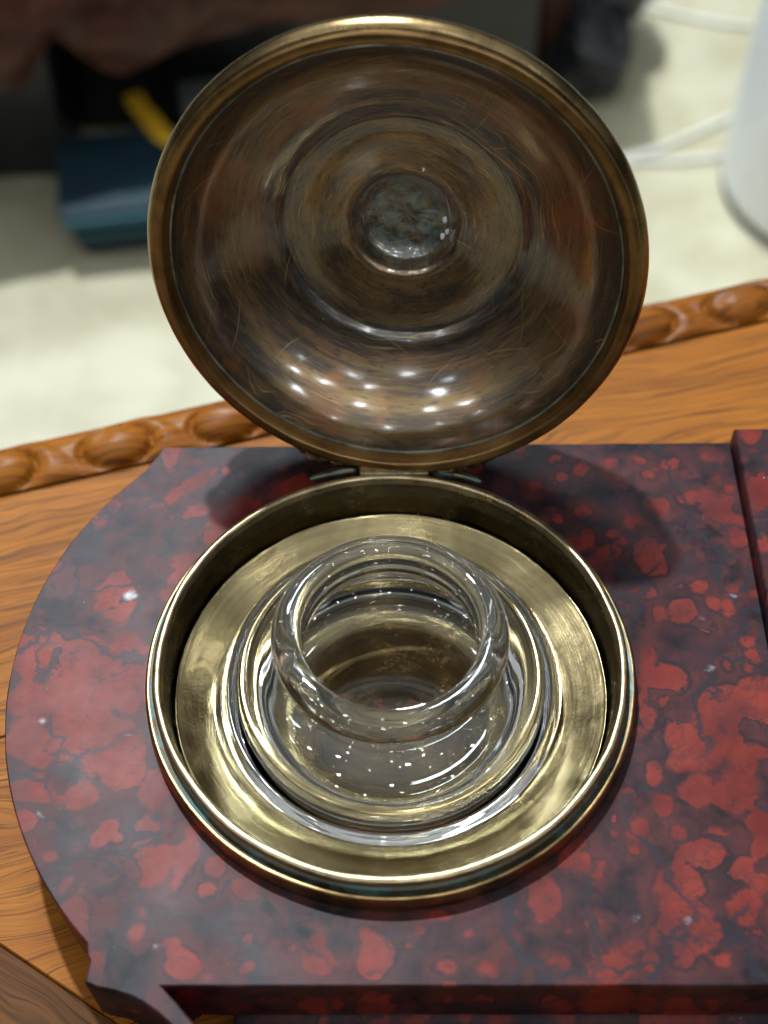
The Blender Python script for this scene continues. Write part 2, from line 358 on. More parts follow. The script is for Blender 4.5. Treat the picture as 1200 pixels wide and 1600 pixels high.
def tube(name, pts, r, mat, parent=None, n=12, radii=None, caps=True, flat=1.0):
    P = [Vector(p) for p in cr([tuple(p) for p in pts], 6)] if len(pts) > 2 else [Vector(p) for p in pts]
    m = len(P); vs, fs = [], []
    for i, p in enumerate(P):
        t = (P[min(i+1, m-1)]-P[max(i-1, 0)]).normalized()
        u = t.cross(Vector((0, 0, 1)));  u = u.normalized() if u.length > 1e-4 else Vector((1, 0, 0))
        w_ = u.cross(t)
        rr = r if radii is None else radii(i/(m-1))
        for k in range(n):
            th = 2*math.pi*k/n; vs.append(tuple(p+rr*(math.cos(th)*u+flat*math.sin(th)*w_)))
    for i in range(m-1):
        for k in range(n):
            k2 = (k+1) % n; fs.append((i*n+k, i*n+k2, (i+1)*n+k2, (i+1)*n+k))
    if caps: fs.append(tuple(range(n))[::-1]); fs.append(tuple(range((m-1)*n, m*n)))
    return link(name, mesh(name, vs, fs, True, 50), mat, parent)

# ------------------------------------------------------------------ colour fields of the marble: where its red clasts and white eyes lie
RED = [(-1.539,0.126,0.147,0.126,134),(-1.336,0.077,0.169,0.128,169),(-1.134,0.012,0.188,0.131,103),(-1.393,-0.114,0.235,0.16,173),(-1.474,-0.297,0.148,0.127,143),(-1.231,-0.312,0.216,0.134,175),(-1.108,-0.445,0.113,0.092,166),(-1.452,-0.531,0.124,0.058,3),(-1.28,-0.546,0.105,0.062,176),(-1.15,-0.722,0.084,0.045,44),(-0.974,-0.836,0.113,0.101,135),(-0.809,-0.836,0.109,0.047,75),(-1.033,-0.989,0.036,0.03,160),(-1.212,-1.079,0.091,0.075,138),(-1.266,-0.924,0.048,0.022,52),(-1.176,-0.937,0.036,0.03,14),(-1.099,-1.058,0.028,0.017,92),(-0.959,-1.045,0.031,0.022,102),(-0.785,-1.25,0.065,0.059,122),(-0.962,-0.681,0.081,0.042,9),(-0.968,-0.523,0.11,0.066,77),(-1.185,-0.672,0.037,0.027,170),(-1.418,-0.755,0.033,0.015,101),(-1.356,-0.823,0.021,0.016,167),(-0.828,-1.171,0.029,0.022,173),(-0.711,-0.955,0.034,0.024,20),(-0.562,-0.942,0.072,0.046,157),(-0.58,-1.233,0.048,0.03,8),(-1.07,1.228,0.087,0.038,90),(-1.224,0.428,0.143,0.105,96),(-0.96,0.532,0.136,0.076,70),(-0.743,0.84,0.196,0.092,46),(-0.947,1.062,0.165,0.034,41),(-1.299,0.936,0.073,0.025,82),(-1.347,0.842,0.061,0.036,101),(-0.474,1.049,0.11,0.052,34),(-1.148,0.936,0.06,0.038,28),(-0.862,1.148,0.078,0.027,33),(-0.933,0.897,0.104,0.038,13),(0.903,1.15,0.048,0.042,69),(1.339,1.09,0.039,0.027,77),(1.361,1.192,0.028,0.018,78),(1.319,1.177,0.024,0.012,81),(1.075,1.095,0.022,0.019,21),(0.906,0.892,0.04,0.037,32),(0.88,0.751,0.088,0.059,82),(0.98,0.653,0.076,0.043,31),(1.065,0.714,0.046,0.028,18),(1.205,0.652,0.118,0.097,69),(1.134,0.447,0.051,0.046,42),(1.116,0.903,0.016,0.014,46),(1.116,0.835,0.034,0.012,83),(1.431,0.978,0.101,0.066,177),(1.541,0.902,0.098,0.054,60),(1.605,0.827,0.06,0.052,41),(1.596,0.724,0.058,0.049,26),(1.428,0.724,0.03,0.022,9),(1.302,0.464,0.029,0.025,58),(1.377,0.464,0.042,0.037,32),(1.301,0.337,0.083,0.067,70),(1.199,0.321,0.034,0.028,71),(1.499,0.354,0.038,0.033,27),(1.548,0.44,0.031,0.019,30),(1.627,0.429,0.026,0.022,52),(1.582,0.105,0.045,0.035,14),(1.553,0.187,0.036,0.031,39),(1.392,0.236,0.031,0.027,55),(1.18,-0.013,0.105,0.069,5),(1.241,-0.076,0.057,0.038,77),(1.099,-0.007,0.135,0.035,79),(1.417,-0.178,0.152,0.125,19),(1.559,-0.132,0.145,0.117,62),(1.358,-0.314,0.125,0.108,32),(1.497,-0.359,0.139,0.114,60),(1.215,-0.284,0.081,0.065,13),(1.155,-0.117,0.029,0.026,50),(1.092,-0.193,0.08,0.037,82),(1.216,-0.388,0.071,0.062,30),(1.432,-0.533,0.132,0.098,11),(1.25,-0.533,0.08,0.069,25),(1.503,-0.659,0.08,0.067,25),(0.597,-0.981,0.102,0.06,96),(0.759,-0.817,0.065,0.035,79),(0.834,-0.876,0.071,0.038,90),(0.708,-0.823,0.059,0.03,41),(1.117,-0.941,0.107,0.092,22),(1.134,-1.083,0.111,0.069,15),(1.157,-1.153,0.116,0.072,17),(1.254,-0.796,0.071,0.059,43),(1.372,-1.019,0.08,0.066,60),(1.473,-0.769,0.047,0.034,70),(1.381,-0.876,0.049,0.036,38),(1.315,-0.714,0.077,0.033,2),(1.163,-0.809,0.026,0.021,16),(0.977,-1.244,0.04,0.028,69),(1.009,-1.133,0.038,0.017,82),(0.924,-1.178,0.025,0.02,11),(0.774,-1.085,0.035,0.028,9),(0.627,-1.257,0.06,0.042,32),(0.818,-1.269,0.099,0.075,22),(0.685,-1.121,0.049,0.03,3),(1.109,-1.244,0.029,0.024,15),(1.25,-1.232,0.034,0.026,13),(1.389,-1.145,0.04,0.034,25),(1.462,-0.915,0.039,0.033,51),(-0.277,-1.245,0.077,0.049,179),(-0.055,-1.228,0.088,0.068,81),(-0.11,-1.134,0.024,0.02,179),(0.123,-1.121,0.032,0.023,1),(0.294,-1.126,0.02,0.018,7),(0.441,-1.121,0.076,0.029,70),(0.197,-1.063,0.054,0.025,6),(0.074,-1.171,0.019,0.015,1),(-0.268,-1.146,0.025,0.022,98),(-0.467,-1.083,0.03,0.02,177),(-0.377,-1.184,0.024,0.017,178),(0.218,-1.257,0.034,0.024,2),(0.362,-1.257,0.039,0.022,1),(1.0,-0.687,0.068,0.05,70),(1.099,-0.603,0.051,0.036,77),(0.913,-0.659,0.026,0.023,62),(0.963,-0.796,0.02,0.016,10),(1.15,-0.714,0.041,0.03,8),(1.074,-0.475,0.052,0.036,78),(0.975,-0.547,0.032,0.028,22),(1.739,1.279,0.098,0.055,77),(1.724,0.928,0.115,0.047,79),(1.693,0.633,0.08,0.034,79),(0.823,1.103,0.031,0.027,15),(0.8,1.222,0.045,0.023,22),(1.201,1.221,0.028,0.024,15),(1.539,1.22,0.043,0.028,5),(1.437,1.141,0.033,0.029,50),(1.234,1.102,0.025,0.023,33),(0.682,1.045,0.043,0.031,4),(1.556,1.121,0.029,0.026,43),(1.606,1.043,0.035,0.024,75)]
WHITE = [(-1.172,0.428,0.043,0.035,7),(-1.469,-0.209,0.024,0.019,40),(-1.47,-0.051,0.011,0.009,161),(-1.415,-0.636,0.023,0.015,143),(-0.888,-1.184,0.026,0.015,19),(-1.317,-0.955,0.008,0.007,129),(1.317,-0.897,0.016,0.012,71),(1.454,0.853,0.026,0.012,81),(1.537,0.422,0.023,0.014,139),(1.376,0.303,0.018,0.016,42),(1.3,0.177,0.017,0.01,4),(1.374,0.041,0.036,0.018,26),(0.947,-1.07,0.023,0.019,70),(1.143,-1.075,0.032,0.016,55),(1.39,-1.14,0.008,0.007,47),(-1.059,-1.184,0.012,0.01,168),(1.703,1.223,0.016,0.012,71),(-1.101,-0.276,0.024,0.009,179)]

def field(lst, xy):
    f = np.full(len(xy), -.12)
    for x, y, a, b, g in lst:
        c, s = math.cos(rad(g)), math.sin(rad(g)); dx, dy = xy[:, 0]-x, xy[:, 1]-y
        u, v = (dx*c+dy*s)/a, (-dx*s+dy*c)/b
        f = np.maximum(f, (1-np.sqrt(u*u+v*v))*min(a, b, .09))
    return f
def paint(me, off=(0, 0)):
    n = len(me.vertices); co = np.empty(n*3); me.vertices.foreach_get('co', co); co = co.reshape(-1, 3)/S
    xy = co[:, :2]+np.array(off)+np.stack([0*co[:, 2], -(co[:, 2]+.16)*.4], 1)
    for nm, lst in (('clast', RED), ('calcite', WHITE)):
        at = me.attributes.new(nm, 'FLOAT', 'POINT'); at.data.foreach_set('value', field(lst, xy).astype(np.float32))
def inside(poly, x, y):
    r = False; j = len(poly)-1
    for i in range(len(poly)):
        (xi, yi), (xj, yj) = poly[i], poly[j]
        if (yi > y) != (yj > y) and x < (xj-xi)*(y-yi)/(yj-yi)+xi: r = not r
        j = i
    return r
def offset(poly, d):
    n = len(poly); out = []
    for i in range(n):
        a, b, c = Vector(poly[i-1]), Vector(poly[i]), Vector(poly[(i+1) % n])
        e1 = (b-a).normalized(); e2 = (c-b).normalized(); n1 = Vector((-e1.y, e1.x)); n2 = Vector((-e2.y, e2.x))
        m = (n1+n2); m = m/max(.35, m.length_squared)*2 if m.length > 1e-6 else n1
        out.append(tuple(b+m*d*.5*2/2))
    return out
def slab(name, poly, ztop, zbot, mat, parent, hole=None, step=.022, bev=.014, lean=0.0, seed=1):
    """stone slab with a worn rounded arris; poly runs anticlockwise"""
    rng = random.Random(seed)
    pts = []
    n = len(poly)
    for i in range(n):                       # resample the outline
        a, b = Vector(poly[i]), Vector(poly[(i+1) % n]); k = max(1, int((b-a).length/(step*1.2)))
        for j in range(k): pts.append(tuple(a.lerp(b, j/k)))
    poly = pts; top = offset(poly, bev); mid = offset(poly, bev*.3)
    V = [Vector(p) for p in top]; nb = len(V)
    E = [(i, (i+1) % nb) for i in range(nb)]
    if hole:
        m = 200; st = len(V)
        V += [Vector((hole*math.cos(2*math.pi*k/m), hole*math.sin(2*math.pi*k/m))) for k in range(m)]
        E += [(st+k, st+(k+1) % m) for k in range(m)]
    inn = offset(poly, bev+step*.55)
    xs = [p[0] for p in poly]; ys = [p[1] for p in poly]
    y = min(ys)
    while y < max(ys):
        x = min(xs)
        while x < max(xs):
            px, py = x+rng.uniform(-.3, .3)*step, y+rng.uniform(-.3, .3)*step
            if inside(inn, px, py) and (not hole or px*px+py*py > (hole+step*.6)**2): V.append(Vector((px, py)))
            x += step
        y += step
    vo, eo, fo, ov, oe, of = delaunay_2d_cdt(V, E, [], 0, 1e-5)
    keep = []
    for f in fo:
        cx = sum(vo[i].x for i in f)/len(f); cyy = sum(vo[i].y for i in f)/len(f)
        if hole and cx*cx+cyy*cyy < hole*hole*.9985: continue
        if inside(top, cx, cyy): keep.append(tuple(f))
    vs = []
    for v in vo:
        dz = .0015*mnoise.noise(Vector((v.x*2, v.y*2, 3)))
        vs.append((v.x, v.y, ztop+dz))
    fs = keep
    first = {}
    for i, orig in enumerate(ov):
        for k in orig: first[k] = i
    rows = [[first[i] for i in range(nb)]]
    lay = [(mid, ztop-bev*.3), (poly, ztop-bev)]
    zz = ztop-bev
    nst = 5
    for k in range(1, nst+1): lay.append((offset(poly, lean*k/nst), zz+(zbot-zz)*k/nst))
    for pl, z in lay:
        rows.append(list(range(len(vs), len(vs)+nb)))
        for i, p in enumerate(pl):
            q = .003*mnoise.noise(Vector((p[0]*5, p[1]*5, 1)))
            vs.append((p[0]+q, p[1]+q, z))
    for A, B in zip(rows, rows[1:]):
        for i in range(nb):
            j = (i+1) % nb; fs.append((A[i], B[i], B[j], A[j]))
    if hole:
        top_h = [first[nb+k] for k in range(200)]; bo = list(range(len(vs), len(vs)+200))
        for k in range(200): vs.append((hole*math.cos(2*math.pi*k/200), hole*math.sin(2*math.pi*k/200), zbot))
        for k in range(200): fs.append((top_h[k], bo[k], bo[(k+1) % 200], top_h[(k+1) % 200]))
    me = mesh(name, vs, fs, True, 60)
    bm = bmesh.new(); bm.from_mesh(me); bmesh.ops.delete(bm, geom=[v for v in bm.verts if not v.link_faces], context='VERTS')
    bmesh.ops.recalc_face_normals(bm, faces=bm.faces); bm.to_mesh(me); bm.free()
    me.set_sharp_from_angle(angle=rad(18)); paint(me)
    return link(name, me, mat, parent)

ZM, ZT, ZF = -.16, -.66, -9.5       # marble top, table top, floor

# ------------------------------------------------------------------ the setting: floor
bm = bmesh.new(); bmesh.ops.create_grid(bm, x_segments=8, y_segments=8, size=6)
me = bpy.data.meshes.new('floor'); bm.to_mesh(me); bm.free()
fl = link('floor', me, FLOOR); fl.location = (0, 2, ZF*S); fl['kind'] = 'structure'; fl['label'] = 'pale cream floor far below the table'

# ------------------------------------------------------------------ table of honey oak with a carved raised edge
tr = Matrix.Rotation(TA, 4, 'Z')
def tpt(u, v, z=0): q = tr @ Vector((u, v, z)); return (q.x, q.y, q.z)
table = root('carved_table', (0, 0, ZF), 'honey coloured oak table with carved raised edge under the red marble plinth', 'table')
def board(name, poly, z0, z1, mat):
    n = len(poly); tp = offset(poly, .012)
    vs = [(x, y, z1-ZF) for x, y in tp]+[(x, y, z1-.012-ZF) for x, y in poly]+[(x, y, z0-ZF) for x, y in poly]
    fs = [tuple(range(n))]+[(i, n+i, n+(i+1) % n, (i+1) % n) for i in range(n)]+[(n+i, 2*n+i, 2*n+(i+1) % n, n+(i+1) % n) for i in range(n)]
    fs.append(tuple(range(3*n-1, 2*n-1, -1)))
    return link(name, mesh(name, vs, fs, False), mat, table)
VR = 1.95                                         # inner foot of the carved rail, along the table's own depth axis
# mitre line through (-1.63,-.99) and (-1.09,-1.32)
mdir = Vector((.54, -.33)).normalized(); mp = Vector((-1.63, -.99))
A = mp-mdir*2.2; B = mp+mdir*3.4
def uv2(u, v): q = tpt(u, v); return (q[0], q[1])
bw = 1.45; v1 = VR
k = 0
while v1 > -1.6:
    v0 = v1-bw
    # clip the strip against the mitre (keep the side away from the camera)
    poly = [uv2(-5.5, v0), uv2(6.5, v0), uv2(6.5, v1-.004), uv2(-5.5, v1-.004)]
    nrm = Vector((-mdir.y, mdir.x)); out = []
    for i in range(4):
        p, q = Vector(poly[i]), Vector(poly[(i+1) % 4]); dp, dq = (p-mp).dot(nrm)-.001, (q-mp).dot(nrm)-.001
        if dp > 0: out.append(tuple(p))
        if (dp > 0) != (dq > 0): out.append(tuple(p.lerp(q, dp/(dp-dq))))
    if len(out) > 2: board('board', out, ZT-.45, ZT+(.004 if k % 2 else 0), WOODT)
    v1 = v0; k += 1
P0, P1 = mp-mdir*3.2, mp+mdir*4.2
poly = [tuple(P0), tuple(P0-nrm*1.8), tuple(P1-nrm*1.8), tuple(P1)]
board('corner_board', poly, ZT-.45, ZT-.008, WOODW)
# carved rail: swept section with rounded leaf bosses between channels
rail_n = 900
vs, fs = [], []
U0, U1 = -5.5, 6.5
def rail_h(u, s):
    """height of the carving at length u and across s (0 inside foot .. 1 outside)"""
    per = .60; idx = math.floor((u+.02)/per); ph = (u+.02) % per/per                # one boss per period
    jit = .12*mnoise.noise(Vector((idx*1.7, 3, 5))); ph = min(1, max(0, ph+jit*math.sin(math.pi*ph)))
    boss = max(0.0, 1-((ph-.5)/(.29+.05*mnoise.noise(Vector((idx*2.3, 1, 1)))))**2)**.5
    prof = math.sin(math.pi*min(1, max(0, s*1.02)))**.5
    ridge = .055*prof*(.45+.55*s)
    hw = .30+.03*mnoise.noise(Vector((idx*2.9, 4, 1)))
    rr = ((ph-.5)/hw)**2+((s-.42)/.40)**2
    b = .06*math.sqrt(max(0.0, 1-rr))
    moat = .035*max(0.0, 1-abs(math.sqrt(rr)-1.10)/.13)*prof
    leaf = .035*max(0, math.sin(2*math.pi*(ph*1.0+.25+s*.35)))*prof*min(1, max(0, math.sqrt(rr)-1.05)*2)
    nick = .022*max(0, mnoise.noise(Vector((u*9, s*3, 7)))-.2)
    wig = .010*mnoise.noise(Vector((u*5, s*4, 2)))
    return .02+ridge+b+leaf-moat+(wig-nick)*prof
ns = 22
for i in range(rail_n+1):
    u = U0+(U1-U0)*i/rail_n
    for j in range(ns+1):
        s = j/ns; v = VR-.045+.30*s
        x, y, z = tpt(u, v); vs.append((x, y, ZT-ZF+rail_h(u, s)))
    x, y, z = tpt(u, VR+.255); vs.append((x, y, ZT-ZF-.45))
for i in range(rail_n):
    a = i*(ns+2); b = a+ns+2
    for j in range(ns+1): fs.append((a+j, b+j, b+j+1, a+j+1))
me = mesh('carved_rail', vs, fs, True, 60)
bm = bmesh.new(); bm.from_mesh(me); bmesh.ops.recalc_face_normals(bm, faces=bm.faces); bm.to_mesh(me); bm.free()
o = link('carved_rail', me, WOODR, table); o['label'] = 'carved raised edge with rounded bosses'
for (u, v) in ((-4.8, 1.4), (5.8, 1.4), (-4.6, -1.6), (5.8, -1.9)):
    x, y, z = tpt(u, v); box('leg', (x-.25, y-.25, 0), (x+.25, y+.25, ZT-ZF-.45), WOODR, table, .05, TA)

# ------------------------------------------------------------------ marble plinth
plinth = root('marble_plinth', (0, 0, ZT), 'red and black mottled marble plinth with rounded end and stepped block', 'plinth')
# meshes below are in world-like coordinates: shift the parent's base out again
def under(o, z): o.location.z = -z*S; return o
RA = 1.645
a0 = math.atan2(1.180, -1.150); a1 = math.atan2(-1.205, -1.142)+2*math.pi
outline = [(1.648, -1.33), (1.648, 1.318), (-1.112, 1.296), (-1.132, 1.235), (-1.160, 1.195)]
for k in range(1, 70):
    t = a0+(a1-a0)*k/70; outline.append((RA*math.cos(t), RA*math.sin(t)))
outline += [(-1.150, -1.214), (-1.138, -1.235), (-1.146, -1.318), (-1.10, -1.336), (-1.03, -1.350), (-.965, -1.370), (-.914, -1.395), (-.86, -1.430), (-.807, -1.475), (-.76, -1.54), (-.73, -1.62),
            (-.60, -1.64), (-.645, -1.56), (-.72, -1.472), (-.79, -1.395), (-.852, -1.333)]
top = slab('slab', outline, ZM, ZM-.345, MAR, plinth, hole=1.0, lean=.012)
under(top, ZT)
blk = [(1.655, -1.37), (2.7, -1.37), (2.7, 1.345), (1.655, 1.335)]
under(slab('raised_block', blk, ZM+.082, ZT, MAR, plinth, step=.03, bev=.02, seed=3), ZT)
# lower body, set back under the slab, with a round well for the bowl
lower = [(1.645, -1.26), (1.645, 1.25), (-1.04, 1.23)]
for k in range(0, 50):
    t = a0+(a1-a0)*k/49; lower.append((1.56*math.cos(t), 1.56*math.sin(t)))
lower += [(-1.10, -1.265), (-1.02, -1.315), (-.90, -1.37), (-.81, -1.44), (-.755, -1.55), (-.70, -1.60), (-.64, -1.60), (-.71, -1.45), (-.81, -1.31), (-.74, -1.265)]
under(slab('lower_body', lower, ZM-.348, ZT, MAR, plinth, hole=1.0, step=.06, bev=.01, seed=5), ZT)
# cavetto moulding along the foot of the front
prof = cr([(-1.262, ZM-.36), (-1.275, ZM-.40), (-1.31, ZM-.43), (-1.37, ZM-.445), (-1.37, ZM-.445), (-1.45, ZM-.45), (-1.47, ZM-.462), (-1.47, ZM-.462), (-1.475, ZT)], 5)
vs, fs = [], []; nx = 110
for i in range(nx+1):
    x = -.62+2.26*i/nx
    for (y, z) in prof: vs.append((x, y, z))
m = len(prof)
for i in range(nx):
    for j in range(m-1): fs.append((i*m+j, (i+1)*m+j, (i+1)*m+j+1, i*m+j+1))
fs.append(tuple(range(m))); fs.append(tuple(range(nx*m, nx*m+m))[::-1])
me = mesh('foot_moulding', vs, fs, True, 40)
bm = bmesh.new(); bm.from_mesh(me); bmesh.ops.recalc_face_normals(bm, faces=bm.faces); bm.to_mesh(me); bm.free()
paint(me); under(link('foot_moulding', me, MAR, plinth), ZT)

# ------------------------------------------------------------------ brass inkwell: bowl, tray, hinge, lid
ink = root('brass_inkwell', (0, 0, ZM), 'round tarnished brass inkwell with hinged lid standing open on marble', 'inkwell')
def sub(o, z=ZM): o.location.z += -z*S; return o
bowl = lathe('bowl', cr([(.975, -.10), (.985, -.055), (.996, -.035), (1.002, -.016), (.996, .0), (.982, .006), (.968, .002), (.962, -.012), (.958, -.03), (.958, -.03), (.952, -.10), (.947, -.20), (.942, -.262), (.942, -.262), (.90, -.345), (.80, -.35)], 5), None, ink, wob=.0048)
sub(bowl)
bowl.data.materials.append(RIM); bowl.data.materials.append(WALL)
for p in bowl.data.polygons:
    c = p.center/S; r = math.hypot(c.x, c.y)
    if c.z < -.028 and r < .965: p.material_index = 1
fg = lathe('flange', cr([(.982, -.068), (.982, -.068), (1.012, -.066), (1.028, -.064), (1.036, -.068), (1.041, -.08), (1.041, -.08), (1.043, -.12), (1.044, ZM+.002), (1.044, ZM+.002), (.99, ZM+.002)], 4), FLANGE, ink, wob=.003, seed=5)
sub(fg)
gr = lathe('groove', cr([(.983, -.058), (1.0, -.0655), (1.024, -.0625)], 4), GROOVE, ink, wob=.002, seed=5); gr.parent = fg; gr.location = (0, 0, 0)
tray = sub(lathe('tray', cr([(.925, -.275), (.936, -.245), (.932, -.228), (.924, -.231), (.900, -.239), (.86, -.253), (.81, -.270), (.76, -.2865), (.72, -.296), (.67, -.299), (.62, -.2995), (.62, -.2995), (.612, -.31), (.61, -.42), (.59, -.53), (.50, -.565), (.2, -.57), (0, -.57)], 6), TRAY, ink, wob=.003, seed=9))
tray.data.materials.append(WELL)
for p in tray.data.polygons:
    if math.hypot(p.center.x, p.center.y)/S < .50: p.material_index = 1
# rust stain lying in the well
rng = random.Random(4)
vs, fs = [], []
for q in range(22):
    x0, y0 = rng.gauss(.04, .10), rng.gauss(.05, .045); r0 = rng.uniform(.006, .026); b = len(vs); m = 9
    vs.append((x0, y0, -.566+rng.uniform(.001, .003)))
    for k in range(m):
        rr = r0*rng.uniform(.5, 1.4); vs.append((x0+rr*1.8*math.cos(6.283*k/m), y0+rr*math.sin(6.283*k/m), -.5685))
    for k in range(m): fs.append((b, b+1+k, b+1+(k+1) % m))
rs = link('rust_stain', mesh('rust_stain', vs, fs, True, 80), RUST, tray); rs['kind'] = 'stuff'; rs['label'] = 'orange rust stain on the well floor'

# glass inkpot hanging in the tray
gp = cr([(.0, -.455), (.40, -.455), (.52, -.445), (.575, -.405), (.595, -.32), (.608, -.298), (.635, -.2945), (.69, -.2925), (.722, -.280), (.738, -.248), (.735, -.205), (.715, -.150),
         (.675, -.088), (.615, -.028), (.540, .020), (.470, .048), (.420, .062), (.404, .080), (.418, .100), (.460, .118), (.488, .150), (.492, .185), (.478, .220), (.448, .244), (.412, .250), (.380, .236), (.364, .20), (.358, .15), (.360, .10), (.374, .058), (.425, .015), (.50, -.028), (.565, -.085), (.602, -.155), (.602, -.235), (.570, -.31), (.50, -.352), (.38, -.372), (.2, -.372), (0, -.368)], 6)
pot = lathe('glass_inkpot', gp, GLASS, None, n=288, wob=.0, ang=80)
pot.cycles.is_caustics_caster = True; tray.cycles.is_caustics_receiver = True
tag(pot, 'clear glass inkpot with thick rolled lip sitting in the brass tray', 'inkpot')

# lid
az, el = rad(-6.5), rad(13.86)
nv = Vector((math.sin(az)*math.cos(el), -math.cos(az)*math.cos(el), math.sin(el))); av = Vector((math.cos(az), math.sin(az), 0)); bv = nv.cross(av)
LM = Matrix((av, bv, nv)).transposed().to_4x4(); LM.translation = (Vector((.010, 1.255, 1.0))-Vector((0, 0, ZM)))*S
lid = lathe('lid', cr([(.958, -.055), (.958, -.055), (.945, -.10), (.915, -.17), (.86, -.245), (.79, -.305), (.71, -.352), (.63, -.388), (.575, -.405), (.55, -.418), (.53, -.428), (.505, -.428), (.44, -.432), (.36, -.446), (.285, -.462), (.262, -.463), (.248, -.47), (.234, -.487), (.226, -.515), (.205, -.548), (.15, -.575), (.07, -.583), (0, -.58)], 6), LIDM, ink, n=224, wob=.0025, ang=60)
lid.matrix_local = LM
ip = lathe('lip', cr([(.962, -.060), (.968, -.045), (.974, -.025), (.982, -.004), (.982, -.004), (.992, .001), (1.018, .001), (1.030, -.004), (1.030, -.004), (1.031, -.014), (1.030, -.024), (1.030, -.024), (1.012, -.030), (1.012, -.035)], 4), LIPM, lid, n=224, wob=.0025, seed=3)
lathe('shell', cr([(1.012, -.035), (1.036, -.039), (1.049, -.050), (1.060, -.070), (1.063, -.092), (1.058, -.112), (1.040, -.130), (1.040, -.130), (1.022, -.16), (1.0, -.20), (.97, -.27), (.99, -.29), (.93, -.36), (.84, -.43), (.72, -.49), (.60, -.525), (.58, -.54), (.58, -.54), (.45, -.56), (.32, -.58), (.27, -.61), (.22, -.65), (.10, -.68), (0, -.68)], 4), OUTM, lid, n=224, wob=.0025, seed=4)
lathe('inner_bead', [(.9585+.006*math.cos(t), -.060+.006*math.sin(t)) for t in [2*math.pi*k/8 for k in range(8)]], BEAD, lid, n=224, wob=.002, close=True)
rng = random.Random(8)
for (x, y, z, r) in ((.178, -.01, -.553, .015), (.190, -.065, -.548, .012), (.172, -.095, -.556, .016), (-.80, -.30, -.292, .012), (-.28, -.30, -.459, .008), (.08, .27, -.459, .007)):
    bm = bmesh.new(); bmesh.ops.create_icosphere(bm, subdivisions=2, radius=r*S)
    for v in bm.verts: v.co = Vector((v.co.x*.7, v.co.y*1.3, v.co.z*.5))*(1+.4*mnoise.noise(v.co*1500+Vector((x*9, y*7, 0))))
    me = bpy.data.meshes.new('pale_fleck'); bm.to_mesh(me); bm.free()
    f = link('pale_fleck', me, WAX, lid); f.location = Vector((x, y, z))*S
# ragged old solder along the foot of the lid
for (t0, t1) in ((-2.02, -1.72), (-1.42, -1.08)):
    vs, fs = [], []; m = 60; n = 8
    for i in range(m+1):
        t = t0+(t1-t0)*i/m; en = math.sin(math.pi*i/m)**.4
        for k in range(n):
            th = 2*math.pi*k/n; rr = .02*en*(1+.9*mnoise.noise(Vector((t*40, th*.8, 3))))
            R = 1.05+rr*math.cos(th); vs.append((R*math.cos(t), R*math.sin(t), -.045+rr*1.5*math.sin(th)))
    for i in range(m):
        for k in range(n): fs.append((i*n+k, i*n+(k+1) % n, (i+1)*n+(k+1) % n, (i+1)*n+k))
    link('solder', mesh('solder', vs, fs, True, 35), SOLD, lid)
# hinge
hg = bpy.data.objects.new('hinge', None); COL.objects.link(hg)
def hinge_piece(name, x0, x1, r0, r1, y=1.052, z=-.022, mat=HING, par=None, wing=None):
    vs, fs = [], []; m = 14; n = 14
    for i in range(m+1):
        f = i/m; x = x0+(x1-x0)*f; yy = y if wing is None else math.sqrt(1.072**2-x*x)-.012
        rr = r0+(r1-r0)*f; e_ = 1-.35*max(0, (abs(f-.5)-.42)/.08)**2
        for k in range(n):
            th = 2*math.pi*k/n; q = rr*e_*(1+.10*mnoise.noise(Vector((x*22, th, 1))))
            vs.append((x, yy+q*math.cos(th), z-ZM+q*math.sin(th)*.9))
    for i in range(m):
        for k in range(n): fs.append((i*n+k, i*n+(k+1) % n, (i+1)*n+(k+1) % n, (i+1)*n+k))
    fs.append(tuple(range(n))[::-1]); fs.append(tuple(range(m*n, m*n+n)))
    return link(name, mesh(name, vs, fs, True, 50), mat, par or ink)
bpy.data.objects.remove(hg)
kn = hinge_piece('hinge', -.150, .185, .036, .036)
for x0, x1, r0, r1 in ((-.375, -.158, .014, .032), (.193, .420, .032, .014)):
    kk = hinge_piece('knuckle', x0, x1, r0, r1, z=-.034, mat=WING, par=kn, wing=1)
pl = box('leaf', (-.145, .985, -.030-ZM), (.18, 1.075, .012-ZM), HING, kn, .008)

# ------------------------------------------------------------------ background things on the floor
def fz(z): return z-ZF
# dark carved stand
st = root('carved_dark_stand', (-1.6, 17, ZF), 'low dark reddish carved wooden stand with wavy apron standing behind the lid', 'stand')
ap = [(-7.5, 12.7, -7.1), (-6.4, 12.9, -6.95), (-5.4, 13.19, -6.8), (-5.05, 13.34, -6.76), (-4.85, 13.45, -6.50), (-4.6, 13.55, -6.22), (-4.38, 13.62, -6.40), (-4.1, 13.68, -6.76), (-3.75, 13.76, -6.92), (-3.3, 13.92, -6.78), (-2.6, 14.42, -6.8), (-1.8, 14.62, -6.76), (-.88, 14.79, -6.8), (.23, 15.02, -6.8), (1.0, 15.25, -6.72), (2.1, 15.6, -6.7), (3.05, 15.9, -6.9)]
low = cr(ap, 8); vs, fs = [], []; rows_ = 14
O = Vector((-1.6, 17, 0))
for i, (x, y, z) in enumerate(low):
    for j in range(rows_+1):
        f = j/rows_; zz = z+(-5.2-z)*f
        bul = .16*math.sin(math.pi*min(1, f*1.2))+  .12*mnoise.noise(Vector((x*1.5, zz*2.0, 3)))+.018*mnoise.noise(Vector((x*6, zz*6, 5)))
        vs.append((x-O.x+.2*bul, y-O.y-bul, zz-ZF))
    vs.append((x-O.x, y-O.y+.35, z-ZF+.02)); vs.append((x-O.x, y-O.y+.35, -5.2-ZF))
m = rows_+3
